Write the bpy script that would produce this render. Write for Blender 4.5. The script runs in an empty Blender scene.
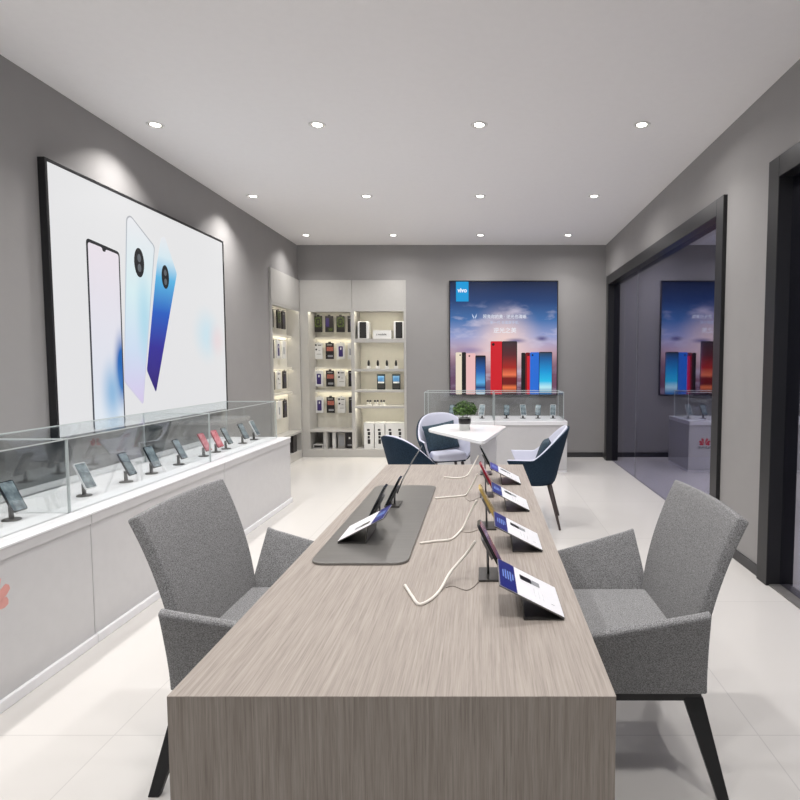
import bpy, math, random
from math import sin, cos, pi, radians as R
from mathutils import Vector, Matrix
random.seed(7)
S = bpy.context.scene
COL = S.collection
S.view_settings.view_transform = 'Standard'
S.view_settings.look = 'None'
S.view_settings.exposure = 0.0
S.view_settings.gamma = 1.0
S.view_settings.use_curve_mapping = False

# ------------------------------------------------------------------ materials
def lin(c):
    return tuple(((v/255.0)/12.92 if v/255.0 <= 0.04045 else ((v/255.0+0.055)/1.055)**2.4) for v in c) + (1.0,)

def mat(name, rgb, rough=0.5, metal=0.0, spec=0.5, noise=0.0, nscale=20.0, stretch=(1, 1, 1), bump=0.0, bscale=80.0,
        emit=None, estr=0.0, coat=0.0, rgb2=None, detail=4.0, band=(0.35, 0.65)):
    m = bpy.data.materials.new(name); m.use_nodes = True
    nt = m.node_tree; N = nt.nodes; L = nt.links
    b = N['Principled BSDF']
    b.inputs['Roughness'].default_value = rough
    b.inputs['Metallic'].default_value = metal
    b.inputs['Specular IOR Level'].default_value = spec
    b.inputs['Coat Weight'].default_value = coat
    c = lin(rgb)
    b.inputs['Base Color'].default_value = c
    tc = N.new('ShaderNodeTexCoord'); mp = N.new('ShaderNodeMapping')
    mp.inputs['Scale'].default_value = stretch
    L.new(tc.outputs['Object'], mp.inputs['Vector'])
    nz = N.new('ShaderNodeTexNoise'); nz.inputs['Scale'].default_value = nscale; nz.inputs['Detail'].default_value = detail
    L.new(mp.outputs['Vector'], nz.inputs['Vector'])
    rp = N.new('ShaderNodeValToRGB')
    if rgb2 is None:
        k = noise if noise else 0.012
        lo = tuple(max(0, v*(1-k)) for v in c[:3]) + (1,); hi = tuple(min(1, v*(1+k)) for v in c[:3]) + (1,)
    else:
        lo, hi = c, lin(rgb2)
    rp.color_ramp.elements[0].position = band[0]; rp.color_ramp.elements[0].color = lo
    rp.color_ramp.elements[1].position = band[1]; rp.color_ramp.elements[1].color = hi
    L.new(nz.outputs['Fac'], rp.inputs['Fac']); L.new(rp.outputs['Color'], b.inputs['Base Color'])
    if bump:
        n2 = N.new('ShaderNodeTexNoise'); n2.inputs['Scale'].default_value = bscale; n2.inputs['Detail'].default_value = 3
        L.new(mp.outputs['Vector'], n2.inputs['Vector'])
        bp = N.new('ShaderNodeBump'); bp.inputs['Strength'].default_value = bump; bp.inputs['Distance'].default_value = 0.004
        L.new(n2.outputs['Fac'], bp.inputs['Height']); L.new(bp.outputs['Normal'], b.inputs['Normal'])
    if emit is not None:
        b.inputs['Emission Color'].default_value = lin(emit); b.inputs['Emission Strength'].default_value = estr
    return m

def lit_print(name, stops, axis=2, lo=0.0, hi=1.0, strength=1.0, cloud=None, gloss=0.25):
    """backlit print: colours of the artwork run along one object axis"""
    m = bpy.data.materials.new(name); m.use_nodes = True
    nt = m.node_tree; N = nt.nodes; L = nt.links
    b = N['Principled BSDF']; b.inputs['Base Color'].default_value = (0.02, 0.02, 0.02, 1)
    b.inputs['Roughness'].default_value = gloss; b.inputs['Specular IOR Level'].default_value = 0.08
    tc = N.new('ShaderNodeTexCoord'); sp = N.new('ShaderNodeSeparateXYZ'); L.new(tc.outputs['Object'], sp.inputs[0])
    mr = N.new('ShaderNodeMapRange'); mr.inputs['From Min'].default_value = lo; mr.inputs['From Max'].default_value = hi
    L.new(sp.outputs[axis], mr.inputs['Value'])
    rp = N.new('ShaderNodeValToRGB'); e = rp.color_ramp.elements
    e[0].position = stops[0][0]; e[0].color = lin(stops[0][1]); e[1].position = stops[-1][0]; e[1].color = lin(stops[-1][1])
    for p, c in stops[1:-1]:
        q = e.new(p); q.color = lin(c)
    L.new(mr.outputs[0], rp.inputs['Fac'])
    out = rp.outputs['Color']
    if cloud:
        col, clo, chi, z0, z1, sc = cloud
        mp = N.new('ShaderNodeMapping'); mp.inputs['Scale'].default_value = sc; L.new(tc.outputs['Object'], mp.inputs['Vector'])
        nz = N.new('ShaderNodeTexNoise'); nz.inputs['Scale'].default_value = 2.2; nz.inputs['Detail'].default_value = 6
        L.new(mp.outputs['Vector'], nz.inputs['Vector'])
        r2 = N.new('ShaderNodeMapRange'); r2.inputs['From Min'].default_value = clo; r2.inputs['From Max'].default_value = chi
        L.new(nz.outputs['Fac'], r2.inputs['Value'])
        r3 = N.new('ShaderNodeMapRange'); r3.inputs['From Min'].default_value = z1; r3.inputs['From Max'].default_value = z0
        L.new(sp.outputs[2], r3.inputs['Value'])
        mu = N.new('ShaderNodeMath'); mu.operation = 'MULTIPLY'; L.new(r2.outputs[0], mu.inputs[0]); L.new(r3.outputs[0], mu.inputs[1])
        mx = N.new('ShaderNodeMix'); mx.data_type = 'RGBA'
        L.new(mu.outputs[0], mx.inputs[0]); L.new(out, mx.inputs[6]); mx.inputs[7].default_value = lin(col)
        out = mx.outputs[2]
    L.new(out, b.inputs['Emission Color']); b.inputs['Emission Strength'].default_value = strength
    return m

def glow_blob(m, center, radius, rgb, axes=(1, 2), squash=(1, 1), power=1.0):
    """adds a soft round patch of ink to a backlit print"""
    nt = m.node_tree; N = nt.nodes; L = nt.links; b = N['Principled BSDF']
    src = b.inputs['Emission Color'].links[0].from_socket
    tc = N.new('ShaderNodeTexCoord'); mp = N.new('ShaderNodeMapping')
    loc = [0, 0, 0]; sc = [0, 0, 0]
    for a, c, q in zip(axes, center, squash):
        sc[a] = q/radius; loc[a] = -c*q/radius
    mp.inputs['Location'].default_value = loc; mp.inputs['Scale'].default_value = sc
    L.new(tc.outputs['Object'], mp.inputs['Vector'])
    ln = N.new('ShaderNodeVectorMath'); ln.operation = 'LENGTH'; L.new(mp.outputs['Vector'], ln.inputs[0])
    mr = N.new('ShaderNodeMapRange'); mr.interpolation_type = 'SMOOTHSTEP'
    mr.inputs['From Min'].default_value = 1.0; mr.inputs['From Max'].default_value = 0.0; mr.inputs['To Max'].default_value = power
    L.new(ln.outputs['Value'], mr.inputs['Value'])
    mx = N.new('ShaderNodeMix'); mx.data_type = 'RGBA'
    L.new(mr.outputs[0], mx.inputs[0]); L.new(src, mx.inputs[6]); mx.inputs[7].default_value = lin(rgb)
    L.new(mx.outputs[2], b.inputs['Emission Color'])

def glass(name, tint, gcol, base=0.04, top=0.5, rough=0.0):
    m = bpy.data.materials.new(name); m.use_nodes = True
    nt = m.node_tree; N = nt.nodes; L = nt.links
    N.remove(N['Principled BSDF']); out = N['Material Output']
    tr = N.new('ShaderNodeBsdfTransparent'); tr.inputs[0].default_value = tint
    gl = N.new('ShaderNodeBsdfGlossy'); gl.inputs[0].default_value = gcol; gl.inputs['Roughness'].default_value = rough
    fr = N.new('ShaderNodeLayerWeight'); fr.inputs['Blend'].default_value = 0.25
    mr = N.new('ShaderNodeMapRange'); mr.inputs['To Min'].default_value = base; mr.inputs['To Max'].default_value = top
    L.new(fr.outputs['Fresnel'], mr.inputs['Value'])
    mx = N.new('ShaderNodeMixShader'); L.new(mr.outputs[0], mx.inputs[0]); L.new(tr.outputs[0], mx.inputs[1]); L.new(gl.outputs[0], mx.inputs[2])
    L.new(mx.outputs[0], out.inputs['Surface'])
    return m

def floor_mat():
    m = mat('floor_tile', (216, 212, 208), rough=0.2, spec=0.45)
    nt = m.node_tree; N = nt.nodes; L = nt.links; b = N['Principled BSDF']
    tc = N.new('ShaderNodeTexCoord'); mp = N.new('ShaderNodeMapping')
    mp.inputs['Location'].default_value = (0.17, 0.36, 0)
    L.new(tc.outputs['Object'], mp.inputs['Vector'])
    br = N.new('ShaderNodeTexBrick'); br.offset = 0.0; br.squash = 1.0
    br.inputs['Scale'].default_value = 1.0
    br.inputs['Brick Width'].default_value = 1.2; br.inputs['Row Height'].default_value = 0.6*2
    br.inputs['Mortar Size'].default_value = 0.0025; br.inputs['Mortar Smooth'].default_value = 0.2
    br.inputs['Color1'].default_value = lin((216, 213, 209)); br.inputs['Color2'].default_value = lin((214, 211, 207))
    br.inputs['Mortar'].default_value = lin((200, 197, 194))
    L.new(mp.outputs['Vector'], br.inputs['Vector']); L.new(br.outputs['Color'], b.inputs['Base Color'])
    return m

def wood(name, axis_stretch, lo=(146, 137, 130), hi=(168, 159, 151)):
    m = mat(name, lo, rough=0.5, spec=0.3, rgb2=hi, nscale=3.0, stretch=axis_stretch, detail=6, band=(0.3, 0.7))
    nt = m.node_tree; N = nt.nodes; L = nt.links; b = N['Principled BSDF']
    src = b.inputs['Base Color'].links[0].from_socket
    tc = N.new('ShaderNodeTexCoord'); mp = N.new('ShaderNodeMapping')
    mp.inputs['Scale'].default_value = tuple(v*(2.3 if v > 5 else 2.2) for v in axis_stretch)
    L.new(tc.outputs['Object'], mp.inputs['Vector'])
    nz = N.new('ShaderNodeTexNoise'); nz.inputs['Scale'].default_value = 4.0; nz.inputs['Detail'].default_value = 3
    L.new(mp.outputs['Vector'], nz.inputs['Vector'])
    rp = N.new('ShaderNodeValToRGB'); rp.color_ramp.elements[0].position = 0.34; rp.color_ramp.elements[0].color = (0.66, 0.64, 0.62, 1)
    rp.color_ramp.elements[1].position = 0.50; rp.color_ramp.elements[1].color = (1, 1, 1, 1)
    L.new(nz.outputs['Fac'], rp.inputs['Fac'])
    mx = N.new('ShaderNodeMix'); mx.data_type = 'RGBA'; mx.blend_type = 'MULTIPLY'; mx.inputs[0].default_value = 0.5
    L.new(src, mx.inputs[6]); L.new(rp.outputs['Color'], mx.inputs[7]); L.new(mx.outputs[2], b.inputs['Base Color'])
    return m

M = {}
M['wall'] = mat('wall_paint_grey', (156, 154, 153), 0.75, spec=0.2, noise=0.01, nscale=6, bump=0.08, bscale=220)
M['ceil'] = mat('ceiling_paint', (240, 238, 238), 0.8, spec=0.2, noise=0.006)
M['floor'] = floor_mat()
M['black'] = mat('black_frame', (34, 34, 36), 0.35, spec=0.4)
M['base'] = mat('dark_baseboard', (52, 52, 54), 0.4)
M['white'] = mat('white_lacquer', (205, 204, 205), 0.22, spec=0.5, coat=0.15)
M['whitetop'] = mat('white_deck', (244, 244, 246), 0.25)
M['cab'] = mat('cabinet_offwhite', (188, 186, 182), 0.5, spec=0.3)
M['cabin'] = mat('cabinet_interior', (226, 223, 212), 0.55, spec=0.3)
M['glass'] = glass('display_glass', (0.975, 0.985, 0.985, 1), (0.9, 0.92, 0.92, 1), 0.02, 0.22)
M['gedge'] = mat('glass_edge', (206, 212, 212), 0.2)
M['mirror'] = glass('dark_reflective_glass', (0.5, 0.5, 0.62, 1), (0.86, 0.86, 1.0, 1), 0.34, 0.62)
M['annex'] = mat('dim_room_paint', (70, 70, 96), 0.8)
M['woodtop'] = wood('oak_laminate_top', (70, 1.6, 70))
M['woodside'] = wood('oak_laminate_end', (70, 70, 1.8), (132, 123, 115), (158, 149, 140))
M['pad'] = mat('brushed_metal_pad', (128, 126, 123), 0.32, metal=0.55, noise=0.06, nscale=5, stretch=(1, 30, 1))
M['fab'] = mat('heather_grey_fabric', (104, 104, 105), 0.9, spec=0.15, rgb2=(162, 162, 163), nscale=330, bump=0.35, bscale=300, detail=6, band=(0.38, 0.62))
M['blackmetal'] = mat('black_metal', (22, 22, 24), 0.4, spec=0.4)
M['navy'] = mat('navy_fabric', (38, 54, 70), 0.85, spec=0.15, noise=0.2, nscale=120, bump=0.2)
M['lining'] = mat('pale_lining', (208, 210, 226), 0.6, spec=0.3)
M['pillow'] = mat('slate_pillow', (48, 66, 78), 0.9, noise=0.25, nscale=60, bump=0.3)
M['legwood'] = mat('brown_leg', (72, 62, 60), 0.45)
M['tablewhite'] = mat('white_table', (240, 240, 240), 0.25)
M['steel'] = mat('satin_steel', (120, 120, 120), 0.3, metal=0.8)
M['darksteel'] = mat('dark_steel', (74, 72, 70), 0.35, metal=0.6)
M['card'] = mat('white_card', (240, 240, 244), 0.3)
M['blue'] = mat('blue_print', (14, 26, 112), 0.35)
M['purple'] = mat('violet_print', (60, 50, 146), 0.35)
M['ltblue'] = mat('pale_blue_print', (120, 150, 215), 0.4)
M['ink'] = mat('black_ink', (24, 22, 24), 0.3)
M['greyink'] = mat('grey_ink', (150, 152, 156), 0.4)
M['cord'] = mat('white_cord', (228, 222, 214), 0.5)
M['cordg'] = mat('grey_cord', (150, 142, 134), 0.5)
M['ph_black'] = mat('phone_black', (30, 32, 36), 0.12)
M['ph_screen'] = mat('phone_screen', (70, 82, 92), 0.08, rgb2=(150, 165, 170), nscale=22, spec=0.8)
M['ph_red'] = mat('phone_red', (150, 40, 56), 0.15)
M['ph_redscr'] = mat('phone_red_screen', (196, 70, 84), 0.1, rgb2=(228, 150, 158), nscale=30)
M['ph_gold'] = mat('phone_gold', (206, 178, 110), 0.2, metal=0.3)
M['ph_pink'] = mat('phone_pink_screen', (190, 120, 120), 0.1, rgb2=(70, 90, 170), nscale=18)
M['ph_white'] = mat('phone_white', (222, 224, 226), 0.2)
M['leaf'] = mat('leaf_green', (26, 52, 16), 0.5, rgb2=(92, 132, 44), nscale=40, band=(0.35, 0.7))
M['pot'] = mat('pot_white', (214, 214, 212), 0.4)
M['soil'] = mat('soil', (50, 40, 32), 0.9, noise=0.3)
M['logored'] = mat('red_logo', (205, 40, 52), 0.4)
M['logopale'] = mat('pale_red_logo', (222, 158, 150), 0.4)
M['led'] = mat('led_strip', (255, 248, 230), 0.5, emit=(255, 247, 228), estr=11.0)
M['lamp'] = mat('lamp_disc', (255, 252, 246), 0.5, emit=(255, 250, 240), estr=9.0)
M['trim'] = mat('downlight_trim', (226, 224, 222), 0.4)
M['refl'] = mat('downlight_reflector', (120, 118, 116), 0.25, metal=0.5)
M['green'] = mat('pack_green', (110, 128, 62), 0.4, rgb2=(40, 48, 26), nscale=60)
M['packblack'] = mat('pack_black', (34, 30, 32), 0.35, noise=0.3, nscale=60)
M['packpurple'] = mat('pack_purple', (62, 46, 112), 0.35)
M['packred'] = mat('pack_red', (150, 48, 44), 0.4, rgb2=(196, 130, 110), nscale=90)
M['packwhite'] = mat('pack_white', (226, 226, 224), 0.4)
M['boxgrey'] = mat('box_grey', (150, 148, 144), 0.45)
M['tabblue'] = mat('tablet_blue', (70, 120, 168), 0.15, rgb2=(130, 170, 205), nscale=9)
M['tabdark'] = mat('tablet_dark', (44, 50, 50), 0.2)
M['mesh'] = mat('speaker_mesh', (38, 38, 38), 0.7, bump=0.4, bscale=400)
M['stonegrey'] = mat('threshold_stone', (110, 108, 106), 0.4, noise=0.1)

# ------------------------------------------------------------------ mesh builder
class MB:
    def __init__(s): s.v = []; s.f = []; s.m = []; s.sm = []
    def add(s, vs, fs, mi=0, smooth=False):
        o = len(s.v); s.v += [tuple(v) for v in vs]
        for f in fs: s.f.append(tuple(i+o for i in f)); s.m.append(mi); s.sm.append(smooth)
        return s
    def box(s, a, b, mi=0):
        x0, y0, z0 = a; x1, y1, z1 = b
        return s.add([(x0, y0, z0), (x1, y0, z0), (x1, y1, z0), (x0, y1, z0), (x0, y0, z1), (x1, y0, z1), (x1, y1, z1), (x0, y1, z1)],
                     [(0, 3, 2, 1), (4, 5, 6, 7), (0, 1, 5, 4), (1, 2, 6, 5), (2, 3, 7, 6), (3, 0, 4, 7)], mi)
    def hexa(s, p, mi=0):   # eight points, bottom four then top four
        return s.add(p, [(0, 3, 2, 1), (4, 5, 6, 7), (0, 1, 5, 4), (1, 2, 6, 5), (2, 3, 7, 6), (3, 0, 4, 7)], mi)
    def frust(s, p0, p1, r0, r1, n=20, mi=0, smooth=True):
        p0 = Vector(p0); p1 = Vector(p1); d = (p1-p0).normalized()
        a = d.orthogonal().normalized(); b = d.cross(a)
        vs = [p0+(a*cos(2*pi*k/n)+b*sin(2*pi*k/n))*r0 for k in range(n)] + [p1+(a*cos(2*pi*k/n)+b*sin(2*pi*k/n))*r1 for k in range(n)]
        s.add(vs, [(k, (k+1) % n, n+(k+1) % n, n+k) for k in range(n)], mi, smooth)
        o = len(s.v)-2*n
        s.f.append(tuple(o+k for k in reversed(range(n)))); s.m.append(mi); s.sm.append(False)
        s.f.append(tuple(o+n+k for k in range(n))); s.m.append(mi); s.sm.append(False)
        return s
    def prism(s, poly, t, fn, mi=0):   # poly in 2D, fn(u,v,w)->xyz, thickness from w=0 to t
        n = len(poly)
        vs = [fn(u, v, 0) for u, v in poly] + [fn(u, v, t) for u, v in poly]
        fs = [tuple(range(n)), tuple(reversed(range(n, 2*n)))] + [(k, n+k, n+(k+1) % n, (k+1) % n) for k in range(n)]
        return s.add(vs, fs, mi)
    def tube(s, pts, r, n=8, mi=0):
        pts = [Vector(p) for p in pts]; rings = []
        up = Vector((0, 0, 1))
        for i, p in enumerate(pts):
            d = (pts[min(i+1, len(pts)-1)]-pts[max(i-1, 0)]).normalized()
            a = d.cross(up)
            if a.length < 1e-3: a = d.orthogonal()
            a.normalize(); b = a.cross(d)
            rings.append([p+(a*cos(2*pi*k/n)+b*sin(2*pi*k/n))*r for k in range(n)])
        vs = [v for q in rings for v in q]; fs = []
        for i in range(len(pts)-1):
            for k in range(n):
                fs.append((i*n+k, i*n+(k+1) % n, (i+1)*n+(k+1) % n, (i+1)*n+k))
        fs.append(tuple(reversed(range(n)))); fs.append(tuple((len(pts)-1)*n+k for k in range(n)))
        return s.add(vs, fs, mi, True)
    def grid(s, fn, nu, nv, mi=0, smooth=True):
        vs = [fn(i/nu, j/nv) for j in range(nv+1) for i in range(nu+1)]
        fs = [(j*(nu+1)+i, j*(nu+1)+i+1, (j+1)*(nu+1)+i+1, (j+1)*(nu+1)+i) for j in range(nv) for i in range(nu)]
        return s.add(vs, fs, mi, smooth)
    def lathe(s, prof, n=32, c=(0, 0), mi=0):
        vs = [(c[0]+r*cos(2*pi*k/n), c[1]+r*sin(2*pi*k/n), z) for r, z in prof for k in range(n)]
        fs = [(i*n+k, i*n+(k+1) % n, (i+1)*n+(k+1) % n, (i+1)*n+k) for i in range(len(prof)-1) for k in range(n)]
        return s.add(vs, fs, mi, True)
    def build(s, name, mats, parent=None, bevel=0.0, solid=0.0, sub=0, seg=2, loc=None):
        me = bpy.data.meshes.new(name); me.from_pydata(s.v, [], s.f)
        if not isinstance(mats, (list, tuple)): mats = [mats]
        for m in mats: me.materials.append(m)
        me.polygons.foreach_set('material_index', s.m); me.polygons.foreach_set('use_smooth', s.sm); me.update()
        o = bpy.data.objects.new(name, me); COL.objects.link(o)
        if loc: o.location = loc
        if parent: o.parent = parent
        if sub:
            q = o.modifiers.new('sub', 'SUBSURF'); q.levels = sub; q.render_levels = sub
        if solid:
            q = o.modifiers.new('solid', 'SOLIDIFY'); q.thickness = solid; q.offset = 0
        if bevel:
            q = o.modifiers.new('bevel', 'BEVEL'); q.width = bevel; q.segments = seg; q.limit_method = 'ANGLE'; q.angle_limit = R(40)
        return o

def tag(o, label=None, cat=None, group=None, kind=None):
    if label: o['label'] = label
    if cat: o['category'] = cat
    if group: o['group'] = group
    if kind: o['kind'] = kind
    return o
def empty(name, loc=(0, 0, 0), rz=0.0, label=None, cat=None, group=None):
    o = bpy.data.objects.new(name, None); COL.objects.link(o); o.location = loc; o.rotation_euler = (0, 0, rz)
    o.empty_display_size = 0.1
    return tag(o, label, cat, group)
def copy_tree(o, parent=None):
    c = o.copy(); COL.objects.link(c)
    if parent: c.parent = parent
    for ch in list(o.children): copy_tree(ch, c)
    return c
def struct(name, mb, m, bevel=0.0):
    return tag(mb.build(name, m, bevel=bevel), kind='structure')
def lettering(name, body, size, loc, rot, m, parent=None, align='CENTER', extrude=0.0006, bold=0.0, sx=1.0, center_y=True):
    cu = bpy.data.curves.new(name, 'FONT'); cu.body = body; cu.size = size; cu.align_x = align
    if center_y: cu.align_y = 'CENTER'
    cu.extrude = extrude; cu.offset = bold
    t = bpy.data.objects.new(name, cu); COL.objects.link(t)
    bpy.context.view_layer.update()
    me = bpy.data.meshes.new_from_object(t.evaluated_get(bpy.context.evaluated_depsgraph_get()))
    bpy.data.objects.remove(t)
    me.materials.clear(); me.materials.append(m)
    o = bpy.data.objects.new(name, me); COL.objects.link(o)
    o.location = loc; o.rotation_euler = rot; o.scale = (sx, 1, 1)
    if parent: o.parent = parent
    return o
ORD = ['first', 'second', 'third', 'fourth', 'fifth', 'sixth', 'seventh', 'eighth', 'ninth', 'tenth', 'eleventh', 'twelfth']

# ------------------------------------------------------------------ room shell
XL, XR, YB, ZC, YF = -2.69, 1.80, 8.405, 3.105, -3.2
struct('floor', MB().box((-3.2, YF, -0.1), (4.2, 9.1, 0)), M['floor'])
struct('ceiling', MB().box((-3.2, YF, ZC), (4.2, 9.1, ZC+0.12)), M['ceil'])
wl = MB().box((XL-0.25, YF, 0), (XL, 7.26, ZC)); wl.box((XL-0.25, 7.26, 2.60), (XL, YB+0.25, ZC))
struct('wall_left', wl, M['wall'])
wb = MB().box((-1.115, YB, 0), (XR+0.25, YB+0.2, ZC)); wb.box((XL, YB, 2.60), (-1.115, YB+0.2, ZC))
struct('wall_back', wb, M['wall'])
TOP = 2.62
wr = MB().box((XR, 8.20, 0), (XR+0.25, YB, ZC)); wr.box((XR, 3.60, 0), (XR+0.25, 4.26, ZC))
wr.box((XR, 4.26, TOP), (XR+0.25, 8.20, ZC)); wr.box((XR, 1.30, TOP), (XR+0.25, 3.60, ZC)); wr.box((XR, YF, 0), (XR+0.25, 1.30, ZC))
struct('wall_right', wr, M['wall'])
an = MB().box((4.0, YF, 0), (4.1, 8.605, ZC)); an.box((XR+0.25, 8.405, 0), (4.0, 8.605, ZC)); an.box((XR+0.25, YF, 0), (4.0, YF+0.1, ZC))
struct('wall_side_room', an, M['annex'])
bb = MB().box((1.09, YB-0.012, 0), (XR, YB, 0.07)); bb.box((-1.10, YB-0.012, 0), (1.09, YB, 0.07))
struct('baseboard_back', bb, M['base'])
bb = MB().box((XR-0.012, 3.60, 0), (XR, 4.26, 0.07)); bb.box((XR-0.012, 8.20, 0), (XR, YB-0.012, 0.07)); bb.box((XR-0.012, YF, 0), (XR, 1.30, 0.07))
struct('baseboard_right', bb, M['base'])
struct('baseboard_left', MB().box((XL, YF, 0), (XL+0.012, 7.26, 0.07)), M['base'])

def portal(name, y0, y1):
    w = 0.125; d = 0.20; f = 0.03
    g = MB()
    g.box((XR-f, y0, 0), (XR+d, y0+w, TOP)); g.box((XR-f, y1-w, 0), (XR+d, y1, TOP)); g.box((XR-f, y0+w, TOP-w), (XR+d, y1-w, TOP))
    o = struct(name, g, M['black'], bevel=0.003)
    return o
wf = portal('window_1', 4.26, 8.20)
g = MB().box((XR+0.055, 4.385, 0.002), (XR+0.067, 6.86, TOP-0.125)); g.build('glass_pane', M['mirror'], wf)
g = MB().box((XR+0.055, 6.868, 0.002), (XR+0.067, 8.075, TOP-0.125)); g.build('glass_pane', M['mirror'], wf)
MB().box((XR+0.056, 6.86, 0.002), (XR+0.066, 6.868, TOP-0.125)).build('glass_joint', M['greyink'], wf)
df = portal('door_1', 1.30, 3.60)
MB().box((XR+0.055, 1.425, 0.012), (XR+0.067, 3.475, TOP-0.125)).build('glass_pane', M['mirror'], df)
MB().box((XR-0.01, 1.425, 0.0), (XR+0.20, 3.475, 0.010)).build('threshold', M['stonegrey'], df)

# ------------------------------------------------------------------ downlights
def make_downlight():
    r = empty('ceiling_downlight')
    t = MB().lathe([(0.046, 0.0), (0.046, -0.004), (0.052, -0.007), (0.060, -0.005), (0.062, 0.0)], 32).build('trim_ring', M['trim'], r)
    MB().lathe([(0.046, -0.003), (0.036, -0.0015)], 32).build('reflector', M['refl'], r)
    MB().frust((0, 0, -0.0022), (0, 0, -0.0008), 0.036, 0.036, 32).build('lamp_disc', M['lamp'], r)
    return r
def lamp(r, watts, size=0.09, spread=150):
    ld = bpy.data.lights.new('downlight_lamp', 'AREA'); ld.shape = 'DISK'; ld.size = size; ld.energy = watts
    ld.color = (1.0, 0.975, 0.955); ld.spread = R(spread)
    lo = bpy.data.objects.new('downlight_lamp', ld); COL.objects.link(lo); lo.parent = r; lo.location = (0, 0, -0.012)
XS = [-2.36, -1.19, -0.02, 1.155]; YS = [7.77, 5.99, 4.235, 2.45, 0.70]
proto = make_downlight(); first = True
sideword = ['nearest left wall', 'second from left', 'third from left', 'nearest right wall']
rowword = ['row closest to the back wall', 'second row from the back wall', 'third row from the back wall', 'fourth row from the back wall',
           'fifth row from the back wall', 'sixth row from the back wall']
WATTS = 5.4
for j, y in enumerate(YS):
    for i, x in enumerate(XS):
        o = proto if first else copy_tree(proto); first = False
        o.location = (x, y, ZC)
        tag(o, 'recessed ceiling downlight %s, %s' % (sideword[i], rowword[j]), 'downlight', 'recessed downlights in the white ceiling')
        lamp(o, WATTS, 0.12, 118 if i == 0 else 158)
o = copy_tree(proto); o.location = (3.0, 6.0, ZC); tag(o, 'added unseen downlight for blue fill in the side room behind the window', 'downlight')
ld = bpy.data.lights.new('side_room_fill_lamp', 'AREA'); ld.shape = 'DISK'; ld.size = 0.1; ld.energy = 9; ld.color = (0.7, 0.72, 1.0)  # added out of view to give blue fill behind the glass
lo = bpy.data.objects.new('side_room_fill_lamp', ld); COL.objects.link(lo); lo.parent = o; lo.location = (0, 0, -0.012)

# ------------------------------------------------------------------ lightbox on left wall
def yz(poly, t, x):
    return MB().prism(poly, t, lambda u, v, w: (x+w, u, v))
TV = empty('lightbox_screen', (XL, 4.74, 0.90), 0, 'large black framed lightbox advert with three phones on white, on the left wall', 'lightbox')
ox, oy, oz = XL, 4.74, 0.90
y0, y1, z0, z1 = 3.53, 5.92, 0.90, 2.632
fr = MB()
fw, fd = 0.020, 0.046
for a, b in (((y0, z0), (y0+fw, z1)), ((y1-fw, z0), (y1, z1)), ((y0+fw, z1-fw), (y1-fw, z1)), ((y0+fw, z0), (y1-fw, z0+fw))):
    fr.box((0, a[0]-oy, a[1]-oz), (fd, b[0]-oy, b[1]-oz))
fr.build('frame', M['black'], TV, bevel=0.002)
scr = lit_print('white_backlit_print', [(0, (226, 226, 228)), (1, (229, 229, 230))], 2, 0, 1.7, 0.98)
glow_blob(scr, (5.52-oy, 1.66-oz), 0.33, (196, 224, 236), power=0.8)
glow_blob(scr, (5.72-oy, 1.62-oz), 0.22, (236, 206, 208), power=0.5)
MB().box((0.004, y0+fw-oy, z0+fw-oz), (0.040, y1-fw-oy, z1-fw-oz)).build('screen', scr, TV)
def rpoly(pts, r=0.03, n=4):
    out = []; k = len(pts)
    for i in range(k):
        p = Vector(pts[i]); a = (Vector(pts[i-1])-p); b = (Vector(pts[(i+1) % k])-p)
        ra = min(r, a.length*0.4); rb = min(r, b.length*0.4)
        A = p+a.normalized()*ra; B = p+b.normalized()*rb
        for t in range(n+1):
            s_ = t/n; out.append(tuple(A*(1-s_)**2+p*2*s_*(1-s_)+B*s_**2))
    return out
def tvp(name, poly, m, lift, t=0.0008, parent=TV, loc=(0, 0, 0)):
    P = [(u-oy-loc[1], v-oz-loc[2]) for u, v in poly]
    o = MB().prism(P, t, lambda u, v, w: (w, u, v)).build(name, m, parent); o.location = (0.040+lift, loc[1], loc[2]); return o
p1 = rpoly([(3.872, 2.225), (4.225, 2.195), (4.215, 0.93), (3.866, 0.93)], 0.035)
dark_edge = lit_print('printed_bezel', [(0, (70, 72, 84)), (1, (38, 38, 42))], 2, 0, 1.3, 0.9)
tvp('printed_phone', p1, dark_edge, 0.0006)
s1 = lit_print('printed_front_screen', [(0, (226, 234, 242)), (0.3, (222, 226, 236)), (1, (232, 224, 232))], 2, 0, 1.3, 0.98)
glow_blob(s1, (4.20-oy, 1.34-oz), 0.27, (20, 100, 180), squash=(2.3, 0.75), power=1.5)
glow_blob(s1, (4.08-oy, 1.18-oz), 0.25, (110, 170, 215), squash=(1.6, 0.8), power=0.8)
tvp('printed_screen', rpoly([(3.888, 2.20), (4.03, 2.19), (4.035, 2.165), (4.065, 2.165), (4.072, 2.185), (4.210, 2.175), (4.200, 0.93), (3.882, 0.93)], 0.02), s1, 0.0016)
s2 = lit_print('printed_pearl_back', [(0, (214, 198, 232)), (0.3, (205, 220, 240)), (0.6, (214, 236, 240)), (1, (232, 232, 236))], 2, 0.15, 1.6, 0.98)
glow_blob(s2, (4.50-oy, 1.72-oz), 0.35, (168, 214, 232), squash=(2.4, 0.7), power=0.8)
outl = lit_print('printed_outline', [(0, (214, 204, 230)), (0.5, (196, 212, 226)), (1, (176, 178, 184))], 2, 0.1, 1.6, 0.95)
b2 = rpoly([(4.318, 2.47), (4.37, 2.50), (4.682, 2.33), (4.445, 1.06), (4.215, 1.25)], 0.03)
tvp('printed_phone', b2, outl, 0.0024)
tvp('printed_back', rpoly([(4.328, 2.46), (4.37, 2.488), (4.668, 2.322), (4.438, 1.08), (4.226, 1.26)], 0.03), s2, 0.0034)
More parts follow.
